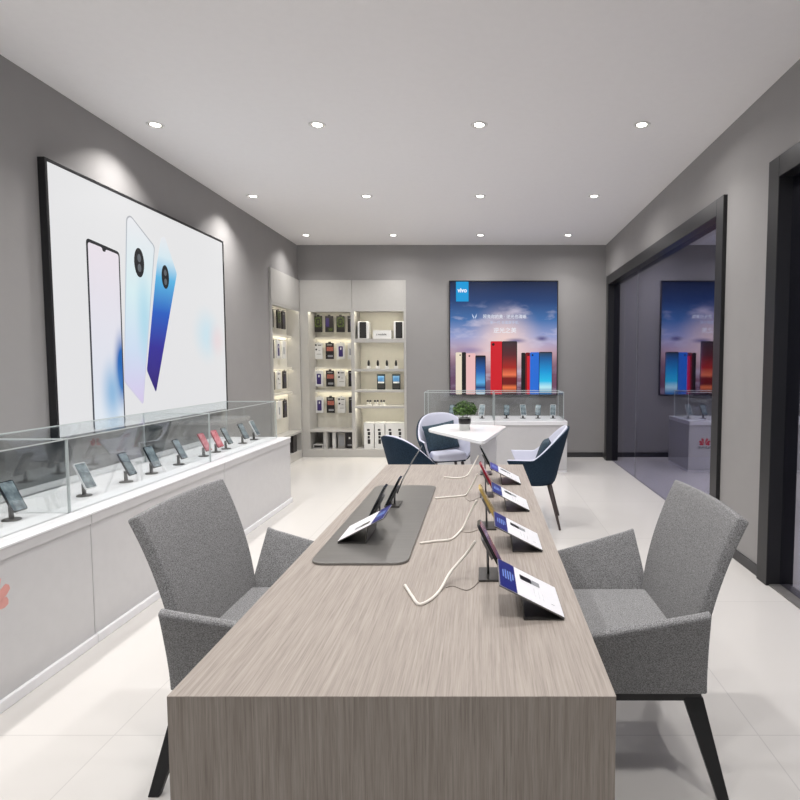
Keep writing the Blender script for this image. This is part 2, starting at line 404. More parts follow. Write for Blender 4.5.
s3 = lit_print('printed_blue_back', [(0, (44, 22, 110)), (0.28, (46, 40, 150)), (0.5, (30, 90, 190)), (0.72, (90, 180, 226)), (0.86, (214, 232, 240)), (1, (232, 232, 236))], 2, 0.25, 1.55, 0.98)
b3 = rpoly([(4.70, 2.20), (4.775, 2.42), (4.83, 2.44), (5.0, 2.16), (4.62, 1.15), (4.505, 1.33)], 0.02)
tvp('printed_phone', b3, s3, 0.0044)
blk = lit_print('printed_black', [(0, (18, 20, 24)), (1, (26, 28, 32))], 2, 0, 2, 0.9)
gry = lit_print('printed_lens', [(0, (60, 64, 70)), (1, (110, 116, 122))], 2, 0, 2, 0.9)
for cy, cz, ry, rz in ((4.455, 2.16, 0.064, 0.112), (4.815, 2.105, 0.055, 0.098)):
    tvp('printed_camera', [(cy+ry*cos(a*pi/12), cz+rz*sin(a*pi/12)) for a in range(24)], blk, 0.0054)
    for dz in (0.035, -0.04):
        tvp('printed_lens', [(cy+ry*0.36*cos(a*pi/8), cz+dz+rz*0.28*sin(a*pi/8)) for a in range(16)], gry, 0.0064)

# ------------------------------------------------------------------ poster on back wall
px0, px1, pz0, pz1 = -0.478, 1.108, 0.92, 2.588
PO = empty('poster_lightbox', (0.315, YB, pz0), 0, 'tall backlit phone poster with dusk sky on the back wall', 'poster')
OX = 0.315
def px(poly, m, name, lift, parent=PO, t=0.0008):
    return MB().prism([(u-OX, v-pz0) for u, v in reversed(poly)], t, lambda u, v, w: (u, -0.034-lift-w, v)).build(name, m, parent)
fr = MB(); w = 0.014
for a, b in (((px0, pz0), (px0+w, pz1)), ((px1-w, pz0), (px1, pz1)), ((px0+w, pz1-w), (px1-w, pz1)), ((px0+w, pz0), (px1-w, pz0+w))):
    fr.box((a[0]-OX, -0.045, a[1]-pz0), (b[0]-OX, 0, b[1]-pz0))
fr.build('frame', M['black'], PO, bevel=0.002)
sky = lit_print('dusk_sky_print', [(0, (92, 60, 84)), (0.18, (150, 104, 124)), (0.36, (214, 178, 188)), (0.52, (150, 160, 206)), (0.66, (66, 112, 172)), (0.82, (28, 62, 116)), (1, (12, 28, 62))],
                2, 0.0, 1.66, 0.95, cloud=((205, 200, 222), 0.52, 0.75, 1.15, 1.4, (1.2, 1, 3.2)))
glow_blob(sky, (0.02, 0.80), 0.62, (244, 214, 206), axes=(0, 2), power=0.9)
glow_blob(sky, (-0.7, 0.35), 0.55, (70, 52, 90), axes=(0, 2), power=0.7)
glow_blob(sky, (0.8, 0.35), 0.5, (92, 56, 84), axes=(0, 2), power=0.7)
glow_blob(sky, (0.56, 0.83), 0.11, (96, 92, 140), axes=(0, 2), squash=(0.8, 1.9), power=1.0)
glow_blob(sky, (0.18, 0.80), 0.13, (110, 104, 150), axes=(0, 2), squash=(0.6, 2.4), power=0.9)
glow_blob(sky, (-0.5, 0.66), 0.2, (150, 130, 172), axes=(0, 2), squash=(0.7, 3), power=0.8)
MB().box((px0+w-OX, -0.034, w), (px1-w-OX, -0.004, pz1-w-pz0)).build('printed_panel', sky, PO)
def flat(name, c, s_=0.95): return lit_print(name, [(0, c), (1, c)], 2, 0, 1, s_)
K = dict(cream=flat('print_cream', (236, 222, 200)), black=flat('print_black', (16, 14, 16)), pink=flat('print_pink', (238, 190, 190)), red=flat('print_red', (206, 22, 36)),
         darkred=flat('print_darkred', (120, 16, 24)), blue=flat('print_blue', (36, 108, 214)), tab=flat('print_azure', (0, 150, 214), 1.0), white=flat('print_white', (235, 240, 248), 1.0), pale=flat('print_pale', (190, 206, 232)))
zb = 0.935
scr_b = lit_print('print_navy_sunset', [(0, (200, 222, 236)), (0.12, (60, 120, 180)), (0.16, (18, 50, 110)), (0.3, (90, 170, 226)), (0.6, (28, 96, 176)), (1, (14, 28, 62))], 2, 0.03, 0.56, 0.95)
scr_r = lit_print('print_ember', [(0, (60, 12, 16)), (0.12, (236, 120, 70)), (0.18, (110, 16, 16)), (0.30, (120, 18, 16)), (0.36, (236, 120, 80)), (0.50, (170, 36, 28)), (0.75, (90, 34, 40)), (1, (58, 44, 50))], 2, 0.03, 0.78, 0.95)
scr_c = lit_print('print_cyan', [(0, (40, 110, 170)), (0.15, (190, 236, 246)), (0.3, (40, 190, 236)), (0.55, (20, 150, 216)), (0.85, (28, 96, 160)), (1, (40, 66, 92))], 2, 0.03, 0.62, 0.95)
def pphone(x0, x1, zt, m, r=0.018, lift=0.0004, name='printed_phone'):
    return px(rpoly([(x0, zb), (x1, zb), (x1, zt), (x0, zt)], r), m, name, lift)
pphone(-0.385, -0.293, 1.55, K['cream']); pphone(-0.296, -0.234, 1.553, K['black'], lift=0.0014)
pphone(-0.234, -0.095, 1.537, K['pink'], lift=0.0024); pphone(-0.098, 0.055, 1.505, K['black'], lift=0.0034); pphone(-0.088, 0.046, 1.485, scr_b, lift=0.0044, name='printed_screen')
pphone(0.125, 0.30, 1.712, K['red']); pphone(0.292, 0.514, 1.712, K['black'], lift=0.0014); pphone(0.300, 0.504, 1.70, scr_r, lift=0.0024, name='printed_screen')
pphone(0.575, 0.637, 1.545, K['black']); pphone(0.637, 0.706, 1.548, K['darkred'], lift=0.0014); pphone(0.66, 0.704, 1.50, K['red'], lift=0.0024)
pphone(0.703, 0.84, 1.552, K['blue'], lift=0.0034); pphone(0.834, 1.028, 1.557, K['black'], lift=0.0044); pphone(0.842, 1.022, 1.546, scr_c, lift=0.0054, name='printed_screen')
for cx, cz, r in ((-0.32, 1.51, 0.011), (-0.185, 1.497, 0.012), (0.165, 1.665, 0.02), (0.70+0.04, 1.51, 0.013), (0.68, 1.51, 0.01)):
    px([(cx+r*cos(a*pi/8), cz+r*sin(a*pi/8)) for a in range(16)], K['black'], 'printed_camera', 0.0066)
lg = px([(-0.378, 2.288), (-0.196, 2.288), (-0.196, 2.574), (-0.378, 2.574)], K['tab'], 'logo_panel', 0.0008)
lettering('logo_lettering', 'vivo', 0.088, (-0.287-OX, -0.0363, 2.448-pz0), (R(90), 0, 0), K['white'], PO, bold=0.003, extrude=0.0005, sx=0.92)
lettering('printed_text', '照亮你的美 · 逆光也清晰', 0.062, (0.33-OX, -0.0353, 2.066-pz0), (R(90), 0, 0), K['white'], PO, extrude=0.0005, sx=0.95)
lettering('printed_text', '新一代 全面屏手机', 0.05, (0.325-OX, -0.0353, 1.982-pz0), (R(90), 0, 0), K['pale'], PO, extrude=0.0005)
lettering('printed_text', '逆光之美', 0.085, (0.335-OX, -0.0353, 1.865-pz0), (R(90), 0, 0), K['white'], PO, extrude=0.0005)
em = MB()
for sg in (-1, 1):
    em.prism([(-0.11+sg*0.004, 2.06), (-0.11+sg*0.035, 2.115), (-0.11+sg*0.03, 2.07), (-0.11+sg*0.008, 2.035)][::(1 if sg < 0 else -1)], 0.0008, lambda u, v, w: (u-OX, -0.035-w, v-pz0))
em.build('printed_emblem', K['pale'], PO)
lettering('printed_text', 'PHONE·X', 0.042, (-0.18-OX, -0.0353, 2.0-pz0), (R(90), 0, 0), K['pale'], PO, extrude=0.0005) if False else None

# ------------------------------------------------------------------ red fan logo used on the counters
def petals(mb, fn, r=1.0):
    for k, a in enumerate((-78, -52, -22, 22, 52, 78, -6, 6)[:6]):
        a = R(a); ln = (0.70, 0.92, 1.0, 1.0, 0.92, 0.70)[k]*r
        dx, dz = sin(a), cos(a); nx, nz = cos(a), -sin(a)
        P = []
        for t, wd in ((0.12, 0.0), (0.45, 0.085), (0.75, 0.15), (0.95, 0.12), (1.0, 0.0)):
            P.append((dx*ln*t+nx*wd*r, dz*ln*t+nz*wd*r))
        for t, wd in ((0.95, -0.12), (0.75, -0.15), (0.45, -0.085)):
            P.append((dx*ln*t+nx*wd*r, dz*ln*t+nz*wd*r))
        mb.prism(P, 0.0015, fn)
    return mb

# ------------------------------------------------------------------ left glass display counters
def counter_left(y0, y1, label, end_far, logo):
    root = empty('display_counter', (-2.25, (y0+y1)/2, 0), 0, label, 'display counter', 'glass topped display counters along the left wall')
    cx, cy = -2.25, (y0+y1)/2
    def B(name, a, b, m, bevel=0.0, parent=root):
        return MB().box((a[0]-cx, a[1]-cy, a[2]), (b[0]-cx, b[1]-cy, b[2])).build(name, m, parent, bevel=bevel)
    e = 0.002
    B('plinth', (-2.66, y0+e, 0), (-1.900, y1-e, 0.045), M['whitetop'], 0.004)
    bd = B('body', (-2.66, y0+e, 0.045), (-1.915, y1-e, 0.600), M['white'], 0.003)
    B('apron', (-2.66, y0+e, 0.600), (-1.908, y1-e, 0.646), M['white'], 0.002)
    B('deck', (-2.66, y0+e, 0.646), (-1.905, y1-e, 0.655), M['whitetop'], 0.001)
    gx0, gx1, gz0, gz1 = -2.50, -2.010, 0.655, 1.02; t = 0.006
    ye = y1-0.10 if end_far else y1-0.004
    ys = y0+0.004
    mm = [M['glass'], M['gedge']]
    def pane(name, a, b, thin):
        g = MB(); g.box((a[0]-cx, a[1]-cy, a[2]), (b[0]-cx, b[1]-cy, b[2]))
        big = {0: (3, 5), 1: (2, 4), 2: (0, 1)}[thin]
        g.m = [0 if i in big else 1 for i in range(6)]
        return g.build(name, mm, root)
    pane('glass_pane', (gx1-t, ys, gz0), (gx1, ye, gz1-t), 0)
    pane('glass_pane', (gx0, ys, gz0), (gx0+t, ye, gz1-t), 0)
    pane('glass_pane', (gx0, ys, gz1-t), (gx1, ye, gz1), 2)
    pane('glass_pane', (gx0+t, ye-t, gz0), (gx1-t, ye, gz1-t), 1)
    if logo:
        near = y0 < 2
        g = petals(MB(), lambda u, v, w: (-1.915-cx+w, u+(0.13 if near else 0.0), 0.41+v), 0.14)
        g.build('fan_logo', M['logopale'] if near else M['logored'], root)  # near counter carries the logo in a paler red
    return root
counter_left(1.30, 2.745, 'near left glass display counter, cut by the picture edge, with two phones inside', False, True)
counter_left(2.745, 4.19, 'middle left glass display counter, directly behind the left grey armchair', False, True)
counter_left(4.19, 5.65, 'far left glass display counter, its end facing the corner shelves', True, False)

# back counter
def counter_back(x0, x1, label, logo):
    cx, cy = (x0+x1)/2, 7.58
    root = empty('back_counter', (cx, cy, 0), 0, label, 'display counter', 'glass topped counters below the poster')
    def B(name, a, b, m, bevel=0.0):
        return MB().box((a[0]-cx, a[1]-cy, a[2]), (b[0]-cx, b[1]-cy, b[2])).build(name, m, root, bevel=bevel)
    B('plinth', (x0+0.002, 7.21, 0), (x1-0.002, 7.96, 0.03), M['whitetop'])
    B('body', (x0+0.002, 7.20, 0.03), (x1-0.002, 7.97, 0.605), M['white'], 0.003)
    B('deck', (x0+0.002, 7.185, 0.605), (x1-0.002, 7.98, 0.655), M['whitetop'], 0.003)
    t = 0.008; a0, a1, b0, b1 = x0+0.03, x1-0.03, 7.32, 7.86
    if logo: a0 = x0+0.004
    else: a1 = x1-0.004
    mm = [M['glass'], M['gedge']]
    def pane(a, b, thin):
        g = MB(); g.box((a[0]-cx, a[1]-cy, a[2]), (b[0]-cx, b[1]-cy, b[2]))
        big = {0: (3, 5), 1: (2, 4), 2: (0, 1)}[thin]
        g.m = [0 if i in big else 1 for i in range(6)]
        g.build('glass_pane', mm, root)
    pane((a0, b0, 0.655), (a1, b0+t, 1.012), 1); pane((a0, b1-t, 0.655), (a1, b1, 1.012), 1)
    pane((a0, b0, 1.012), (a1, b1, 1.02), 2)
    pane((a0, b0+t, 0.655), (a0+t, b1-t, 1.012), 0); pane((a1-t, b0+t, 0.655), (a1, b1-t, 1.012), 0)
    if logo:
        petals(MB(), lambda u, v, w: (0.88-cx+u, 7.20-cy-w, 0.350+v), 0.095).build('fan_logo', M['logored'], root)
        lettering('logo_lettering', 'HUAWEI', 0.045, (0.88-cx, 7.1985-cy, 0.315), (R(90), 0, 0), M['ink'], root, extrude=0.0006)
    return root
counter_back(-0.775, 0.155, 'left half of the glass topped counter below the poster, beside the white armchair', False)
counter_back(0.155, 1.085, 'right half of the glass topped counter below the poster, with a red fan logo', True)

# ------------------------------------------------------------------ phone stands in the cases
def slab(name, L_, W, T, m, parent, c, tilt, r=0.008):
    """rounded slab, long axis slopes down towards +X; normal (sin t, 0, cos t)"""
    d = Vector((cos(tilt), 0, -sin(tilt))); n = Vector((sin(tilt), 0, cos(tilt))); y = Vector((0, 1, 0)); c = Vector(c)
    P = rpoly([(-L_/2, -W/2), (L_/2, -W/2), (L_/2, W/2), (-L_/2, W/2)], r)
    return MB().prism(P, T, lambda u, v, w: tuple(c+d*u+y*v+n*(w-T/2))).build(name, m, parent)
def make_small_stand(body, screen, tilt=R(62), H=0.107):
    r = empty('phone_stand')
    MB().lathe([(0.0, 0.0), (0.038, 0.0), (0.038, 0.004), (0.034, 0.007), (0.0, 0.007)], 24).build('base', M['darksteel'], r)
    MB().frust((0, 0, 0.006), (-0.004, 0, 0.07), 0.011, 0.009, 12).build('post', M['darksteel'], r)
    n = Vector((sin(tilt), 0, cos(tilt)))
    c = Vector((0.0, 0, H))+n*0.010
    slab('bracket', 0.10, 0.045, 0.008, M['steel'], r, Vector((0, 0, H))+n*0.001, tilt)
    ph = slab('phone', 0.155, 0.076, 0.009, body, r, c, tilt, 0.01)
    slab('screen', 0.146, 0.069, 0.001, screen, ph, c+n*0.0052, tilt, 0.008)
    return r
st_d = make_small_stand(M['ph_black'], M['ph_screen'])
st_r = make_small_stand(M['ph_red'], M['ph_redscr'])
st_w = make_small_stand(M['ph_white'], M['ph_screen'])
used = set()
def place(proto, loc, rz, label, cat, group):
    if id(proto) in used: o = copy_tree(proto)
    else: o = proto; used.add(id(proto))
    o.location = loc; o.rotation_euler = (0, 0, rz)
    for k, v in (('label', label), ('category', cat), ('group', group)):
        if v: o[k] = v
    return o
LST = [(2.614, 'd'), (3.10, 'w'), (3.47, 'd'), (3.74, 'd'), (4.08, 'd'), (4.45, 'r'), (4.66, 'r'), (4.84, 'd'), (5.18, 'd'), (5.44, 'w')]
LL = ['phone on a stand at the left picture edge, in the near left counter',
      'pale phone on a stand just before the joint between near and middle left counters',
      'dark phone on a stand, frontmost in the glass of the middle left counter',
      'dark phone on a stand, second from the front in the middle left counter',
      'dark phone on a stand at the far end of the middle left counter',
      'red phone on a stand, nearer of two red ones in the far left counter',
      'red phone on a stand, farther of two red ones in the far left counter',
      'dark phone on a stand directly beyond the two red phones',
      'tilted dark phone on a stand, second from the far end of the left counters',
      'pale phone on a stand at the far end of the left counters']
for (y, k), lb in zip(LST, LL):
    place({'d': st_d, 'r': st_r, 'w': st_w}[k], (-2.19, y, 0.655), R(random.uniform(-10, 6)), lb, 'phone stand', 'phones on stands in the left glass counters')
BX = [-0.40, 0.0, 0.329, 0.548, 0.75, 0.95]
for i, x in enumerate(BX):
    wds = ['at the left end of the back counter, left of the potted plant', 'right of the potted plant in the back counter', 'third from left in the back counter',
           'fourth from left in the back counter below the poster', 'fifth from left in the back counter below the poster', 'at the right end of the back counter']
    place(st_w if i in (1, 3, 5) else st_d, (x, 7.60, 0.655), R(-90+random.uniform(-15, 15)), ('pale' if i in (1, 3, 5) else 'dark')+' phone '+wds[i], 'phone stand', 'phones on stands in the back counter')

# ------------------------------------------------------------------ main table
TX0, TX1, TY0, TY1, TZ = -0.589, 0.251, 1.028, 3.49, 0.76
TC = ((TX0+TX1)/2, (TY0+TY1)/2)
T = empty('display_table', (TC[0], TC[1], 0), 0, 'long greyish oak display table with solid ends in the foreground', 'table')
a, b = (TX1-TX0)/2, (TY1-TY0)/2
MB().box((-a, -b, TZ-0.0012), (a, b, TZ)).box((-a, -b+0.05, TZ-0.05), (a, b-0.05, TZ-0.0012)).build('tabletop', M['woodtop'], T)
MB().box((-a, -b, 0), (a, -b+0.05, TZ-0.0012)).build('end_panel', M['woodside'], T)
MB().box((-a, b-0.05, 0), (a, b, TZ-0.0012)).build('end_panel', M['woodside'], T)
MB().box((-0.03, -b+0.05, 0.35), (0.03, b-0.05, TZ-0.0505)).build('modesty_panel', M['woodside'], T)
pd = [(-0.535, 1.722), (-0.230, 1.722), (-0.230, 2.852), (-0.535, 2.852)]
PAD = MB().prism([(u+0.3825, v-2.287) for u, v in rpoly(pd, 0.05, 8)], -0.008, lambda u, v, w: (u, v, -w)).build('metal_tray', M['pad'], bevel=0.0015, loc=(-0.3825, 2.287, TZ))
tag(PAD, 'grey metal tray with rounded corners lying on the oak table', 'tray')

def make_card(tone, m_blue):
    """price card sloping down to +X; origin on the table below the middle of its low edge"""
    r = empty('price_card')
    W, zh, dx = 0.186, 0.085, 0.158
    b_ = MB()
    b_.box((-0.098, -W/2, 0), (0.0, W/2, 0.003))
    b_.hexa([(-0.098, -W/2, 0.003), (-0.095, -W/2, 0.003), (-0.095, W/2, 0.003), (-0.098, W/2, 0.003),
             (-0.105, -W/2, 0.055), (-0.102, -W/2, 0.055), (-0.102, W/2, 0.055), (-0.105, W/2, 0.055)])
    b_.build('stand', M['darksteel'], r)
    ang = math.atan2(zh-0.004, dx); Ls = math.hypot(zh-0.004, dx)
    d = Vector((-cos(ang), 0, sin(ang))); n = Vector((sin(ang), 0, cos(ang))); o0 = Vector((0.0, 0, 0.004))
    def pl(name, u0, u1, v0, v1, m, lift, t=0.0006, par=r, rad=0):
        P = [(u0, v0), (u1, v0), (u1, v1), (u0, v1)]
        if rad: P = rpoly(P, rad)
        return MB().prism(P, t, lambda u, v, w: tuple(o0+d*u+Vector((0, v, 0))+n*(lift+w))).build(name, m, par)
    pl('holder', 0, Ls, -W/2, W/2, M['steel'], 0.0, 0.003)
    fc = pl('card', 0.001, Ls-0.001, -W/2+0.001, W/2-0.001, M['card'], 0.0032)
    pl('blue_strip', Ls-0.048, Ls-0.001, -W/2+0.001, W/2-0.001, m_blue, 0.0042, par=fc)
    for k in range(5):
        w_ = (0.05, 0.062, 0.058, 0.064, 0.04)[k]
        pl('printed_text', Ls-0.014-k*0.007, Ls-0.011-k*0.007, -w_/2, w_/2, M['ltblue'], 0.0050, 0.0003, par=fc)
    pl('printed_phone', 0.080, 0.114, 0.022, 0.052, M['ink'], 0.0042, par=fc, rad=0.003)
    pl('printed_phone', 0.056, 0.079, 0.024, 0.052, M['greyink'], 0.0042, par=fc, rad=0.003)
    for k in range(3):
        pl('printed_text', 0.052+k*0.012, 0.053+k*0.012, -0.055, -0.015+0.006*k, M['ph_white'], 0.0042, 0.0002, par=fc)
    pl('printed_text', 0.022, 0.031, -0.05, -0.048, M['greyink'], 0.0042, 0.0002, par=fc)
    return r
cardA = make_card(0, M['blue']); cardB = make_card(0, M['purple'])
words = ['nearest', 'second nearest', 'third', 'farthest']
CY = [1.437, 1.938, 2.452, 2.985]
for i, y in enumerate(CY):
    place(cardB if i == 3 else cardA, (0.199, y, TZ), 0, 'white price card with blue strip, %s of four along the right table edge' % words[i], 'price card', 'price cards along the right edge of the table')
place(cardA, (-0.493, 2.005, TZ+0.008), pi, 'white price card with a blue strip standing on the grey metal tray', 'price card', None)
# the copy keeps its source's group until told otherwise
for o in list(S.collection.objects):
    if o.get('label', '').endswith('grey metal tray') and 'group' in o: del o['group']

def make_table_phone(body, screen, H=0.086):
    r = empty('table_phone_stand')
    MB().box((-0.032, -0.052, 0), (0.032, 0.052, 0.006)).build('base_plate', M['darksteel'], r, bevel=0.0015)
    MB().frust((-0.004, 0, 0.005), (-0.006, 0, H-0.001), 0.004, 0.0035, 12).build('post', M['steel'], r)
    t = R(63); n = Vector((sin(t), 0, cos(t)))
    slab('bracket', 0.07, 0.05, 0.008, M['steel'], r, Vector((-0.006, 0, H)), t)
    c = Vector((-0.006, 0, H))+n*0.0095
    ph = slab('phone', 0.150, 0.074, 0.009, body, r, c, t, 0.011)
    slab('screen', 0.142, 0.067, 0.001, screen, ph, c+n*0.0052, t, 0.009)
    return r
kinds = [('black framed phone with pink screen', M['ph_black'], M['ph_pink']), ('gold phone with a pale screen', M['ph_gold'], M['ph_gold']),
         ('dark red phone', M['ph_red'], M['ph_redscr']), ('black phone', M['ph_black'], M['ph_screen'])]
PY = [1.640, 2.145, 2.665, 3.20]
for (nm, bd, sc), y, wd in zip(kinds, PY, words):
    o = make_table_phone(bd, sc); o.location = (0.022, y, TZ)
    tag(o, '%s on a stand, %s along the table' % (nm, wd), 'phone stand', 'phones on stands on the oak table')
for y, lb in ((2.28, 'black phone on a stand on the grey tray, just behind the price card'), (2.45, 'thin black phone on a stand on the grey tray, at the tray far end')):
    o = make_table_phone(M['ph_black'], M['ph_screen'], 0.050); o.location = (-0.420 if y < 2.4 else -0.385, y, TZ+0.008); o.rotation_euler = (0, 0, pi)
    tag(o, lb, 'phone stand', 'phones on stands on the oak table')
    if y > 2.4:
        MB().tube([(-0.016, 0.0, 0.050), (-0.035, -0.04, 0.105), (-0.055, -0.25, 0.152), (-0.075, -0.47, 0.190)], 0.0030).build('rod', M['steel'], o)['label'] = 'thin grey rod rising from the stand'

def smooth_path(pts, n=8):
    P = [Vector(p) for p in pts]; P = [P[0]*2-P[1]] + P + [P[-1]*2-P[-2]]; out = []
    for i in range(1, len(P)-2):
        for k in range(n):
            t = k/n; a_, b_, c_, d_ = P[i-1], P[i], P[i+1], P[i+2]
            out.append(0.5*((2*b_)+(-a_+c_)*t+(2*a_-5*b_+4*c_-d_)*t*t+(-a_+3*b_-3*c_+d_)*t**3))
    out.append(P[-2]); return out
zt = TZ+0.0035
C = [([(-0.020, 1.640, 0.862), (-0.045, 1.64, 0.826), (-0.090, 1.60, 0.785), (-0.115, 1.521, zt), (-0.135, 1.459, zt), (-0.162, 1.43, zt), (-0.186, 1.481, zt), (-0.215, 1.556, zt)],
      [(-0.100, 1.545, TZ+0.0015), (-0.081, 1.556, TZ+0.0015), (-0.038, 1.528, TZ+0.0015), (-0.004, 1.60, TZ+0.002)]),
     ([(-0.020, 2.145, 0.862), (-0.045, 2.14, 0.815), (-0.066, 2.115, 0.775), (-0.080, 2.075, zt), (-0.109, 1.975, zt), (-0.160, 1.953, zt), (-0.214, 1.93, zt)],
      [(-0.078, 2.072, TZ+0.0015), (-0.044, 2.066, TZ+0.0015), (-0.004, 2.11, TZ+0.002)]),
     ([(-0.020, 2.665, 0.862), (-0.045, 2.665, 0.81), (-0.070, 2.66, 0.77), (-0.085, 2.645, zt), (-0.153, 2.612, zt), (-0.216, 2.592, zt)],
      [(-0.085, 2.64, TZ+0.0015), (-0.054, 2.545, TZ+0.0015), (-0.004, 2.63, TZ+0.002)]),
     ([(-0.020, 3.20, 0.862), (-0.045, 3.18, 0.815), (-0.075, 3.13, 0.772), (-0.093, 3.095, zt), (-0.135, 3.053, zt), (-0.208, 3.081, zt)], None)]
for (w_, g_), wd in zip(C, words):
    o = MB().tube(smooth_path(w_), 0.0042, 8).build('charging_cord', M['cord'])
    tag(o, 'white cord curling over the oak table, %s of the four' % wd, 'cord', 'white cords on the oak table')
    if g_: MB().tube(smooth_path(g_), 0.0014, 6).build('thin_wire', M['cordg'], o)

# ------------------------------------------------------------------ grey armchairs
def make_armchair():
    r = empty('grey_armchair')
    def hw(z): return 0.286+0.012*max(0, (z-0.33)/0.55)
    def backx(z): t = (z-0.33)/0.55; return -0.280-0.130*max(0, t)**2.0
    def fn(i, j):
        z = 0.335+0.560*j; u = 2*i-1
        bow = 0.020*(1-u*u)*min(1.0, j*1.6)
        return (backx(z)-bow+0.016, u*hw(z), z+0.003*(1-u*u)*(j**4))
    MB().grid(fn, 14, 16).build('backrest', M['fab'], r, solid=0.040, bevel=0.008)
    MB().box((-0.285, -0.268, 0.335), (0.265, 0.268, 0.452)).build('seat', M['fab'], r, bevel=0.022, seg=4)
    for sg in (-1, 1):
        def fa(i, j, sg=sg):
            x = -0.300+0.038*j+(0.270+0.300-0.038*j)*i
            ztop = 0.655-0.130*i
            z = 0.335+(ztop-0.335)*j
            xr = x - 0.0*j + (0.012*j if i < 0.01 else 0)
            k = max(0.0, (z-0.335)/0.335)
            y = 0.290+0.150*min(k, 1.1)**1.15*(1-0.08*i)
            return (xr, sg*y, z)
        MB().grid(fa, 12, 10).build('armrest', M['fab'], r, solid=0.027, bevel=0.008)
    fr_ = MB()
    fr_.box((-0.305, -0.270, 0.288), (0.255, -0.235, 0.334)); fr_.box((-0.295, 0.235, 0.288), (0.255, 0.265, 0.334))
    fr_.box((-0.295, -0.235, 0.288), (-0.255, 0.235, 0.334)); fr_.box((0.215, -0.235, 0.288), (0.255, 0.235, 0.334))
    fr_.build('base_frame', M['blackmetal'], r, bevel=0.003)
    for sx in (-1, 1):
        for sy in (-1, 1):
            xt = -0.268 if sx < 0 else 0.228
            xb = xt+sx*(0.078 if sx < 0 else 0.03)
            yt = sy*0.252; yb = sy*0.325
            w1, w0 = 0.032, 0.018
            MB().hexa([(xb-w0, yb-0.012, 0), (xb+w0, yb-0.012, 0), (xb+w0, yb+0.012, 0), (xb-w0, yb+0.012, 0),
                       (xt-w1, yt-0.014, 0.30), (xt+w1, yt-0.014, 0.30), (xt+w1, yt+0.014, 0.30), (xt-w1, yt+0.014, 0.30)]).build('leg', M['blackmetal'], r, bevel=0.003)
    return r
ac = make_armchair()
place(ac, (-0.703, 2.070, 0), 0, 'heathered grey fabric armchair with black legs on the left side of the oak table', 'armchair', 'grey armchairs at the oak table')
place(ac, (0.418, 2.050, 0), pi, 'heathered grey fabric armchair with black legs on the right side of the oak table', 'armchair', 'grey armchairs at the oak table')

# ------------------------------------------------------------------ tub chairs
def make_tub():
    r = empty('tub_chair')
    A, Bq, F = 0.27, 0.30, 0.215
    ht = []
    def plan(s_):      # U-shape: s in 0..1 from left arm front, round the back, to right arm front
        L1 = F; Lc = pi*0.28; tot = 2*L1+Lc; q = s_*tot
        if q < L1: return (F-q, Bq)
        if q > L1+Lc: return (q-L1-Lc, -Bq)
        a_ = (q-L1)/Lc*pi
        ca, sa = cos(a_), sin(a_)
        f = lambda v, e: math.copysign(abs(v)**e, v)
        return (-A*f(sa, 0.85), Bq*f(ca, 0.85))
    def rim(x):
        t = min(1, max(0, (0.0-x)/(A+0.01))); t = t*t*(3-2*t)*0.35+t*0.65
        return 0.585+0.265*t
    def fn(i, j, off=0.0, top=0.0):
        x, y = plan(i)
        z1_ = rim(x)+top; z0_ = 0.375
        k = 0.66+0.34*(j**0.75)
        xx = x
        if x > 0: xx = x*(0.50+0.50*j**0.9)
        X = xx*(k if x < 0 else 1); Y_ = y*k
        lean = -0.045*max(0, j-0.3)*(1 if x < -0.05 else max(0, min(1, (0.05-x)/0.10)))*((rim(x)-0.585)/0.265)
        if off:
            l_ = math.hypot(X, Y_) or 1
            if x > 0: Y_ -= math.copysign(off, Y_)
            else: X -= X/l_*off; Y_ -= Y_/l_*off
        return (X+lean, Y_, z0_+(z1_-z0_)*j)
    MB().grid(lambda i, j: fn(i, j), 48, 14).build('outer_shell', M['navy'], r, solid=0.012, bevel=0.003)
    MB().grid(lambda i, j: fn(i, j, 0.020, 0.004), 48, 14).build('inner_shell', M['lining'], r, solid=0.020, bevel=0.006)
    # underside bowl and seat cushion
    P = [fn(k/40, 0.0) for k in range(41)]
    pl = [(p[0], p[1]) for p in P]
    MB().prism(pl, 0.03, lambda u, v, w: (u*0.98, v*0.98, 0.355+w)).build('seat_base', M['navy'], r, bevel=0.008)
    cu = rpoly([(-0.135, -0.15), (0.20, -0.185), (0.235, 0.0), (0.20, 0.185), (-0.135, 0.15)], 0.07, 6)
    MB().prism(cu, 0.075, lambda u, v, w: (u, v, 0.386+w)).build('seat_cushion', M['lining'], r, bevel=0.022, seg=4)
    for sx, sy in ((-1, -1), (-1, 1), (1, -1), (1, 1)):
        MB().frust((sx*0.13, sy*0.14, 0.36), (sx*0.225-0.0, sy*0.235, 0.0), 0.017, 0.010, 12).build('leg', M['legwood'], r)
    return r
tub = make_tub()
G = 'tub chairs round the white table'
place(tub, (-0.385, 6.00, 0), R(-70), 'white lined tub chair holding a slate pillow, left of the plant', 'tub chair', G)
place(tub, (0.450, 4.92, 0), R(174), 'navy backed tub chair at the right of the white table, seen side on', 'tub chair', G)
place(tub, (-0.462, 4.40, 0), R(40), 'navy tub chair seen from behind beyond the left far corner of the oak table', 'tub chair', G)
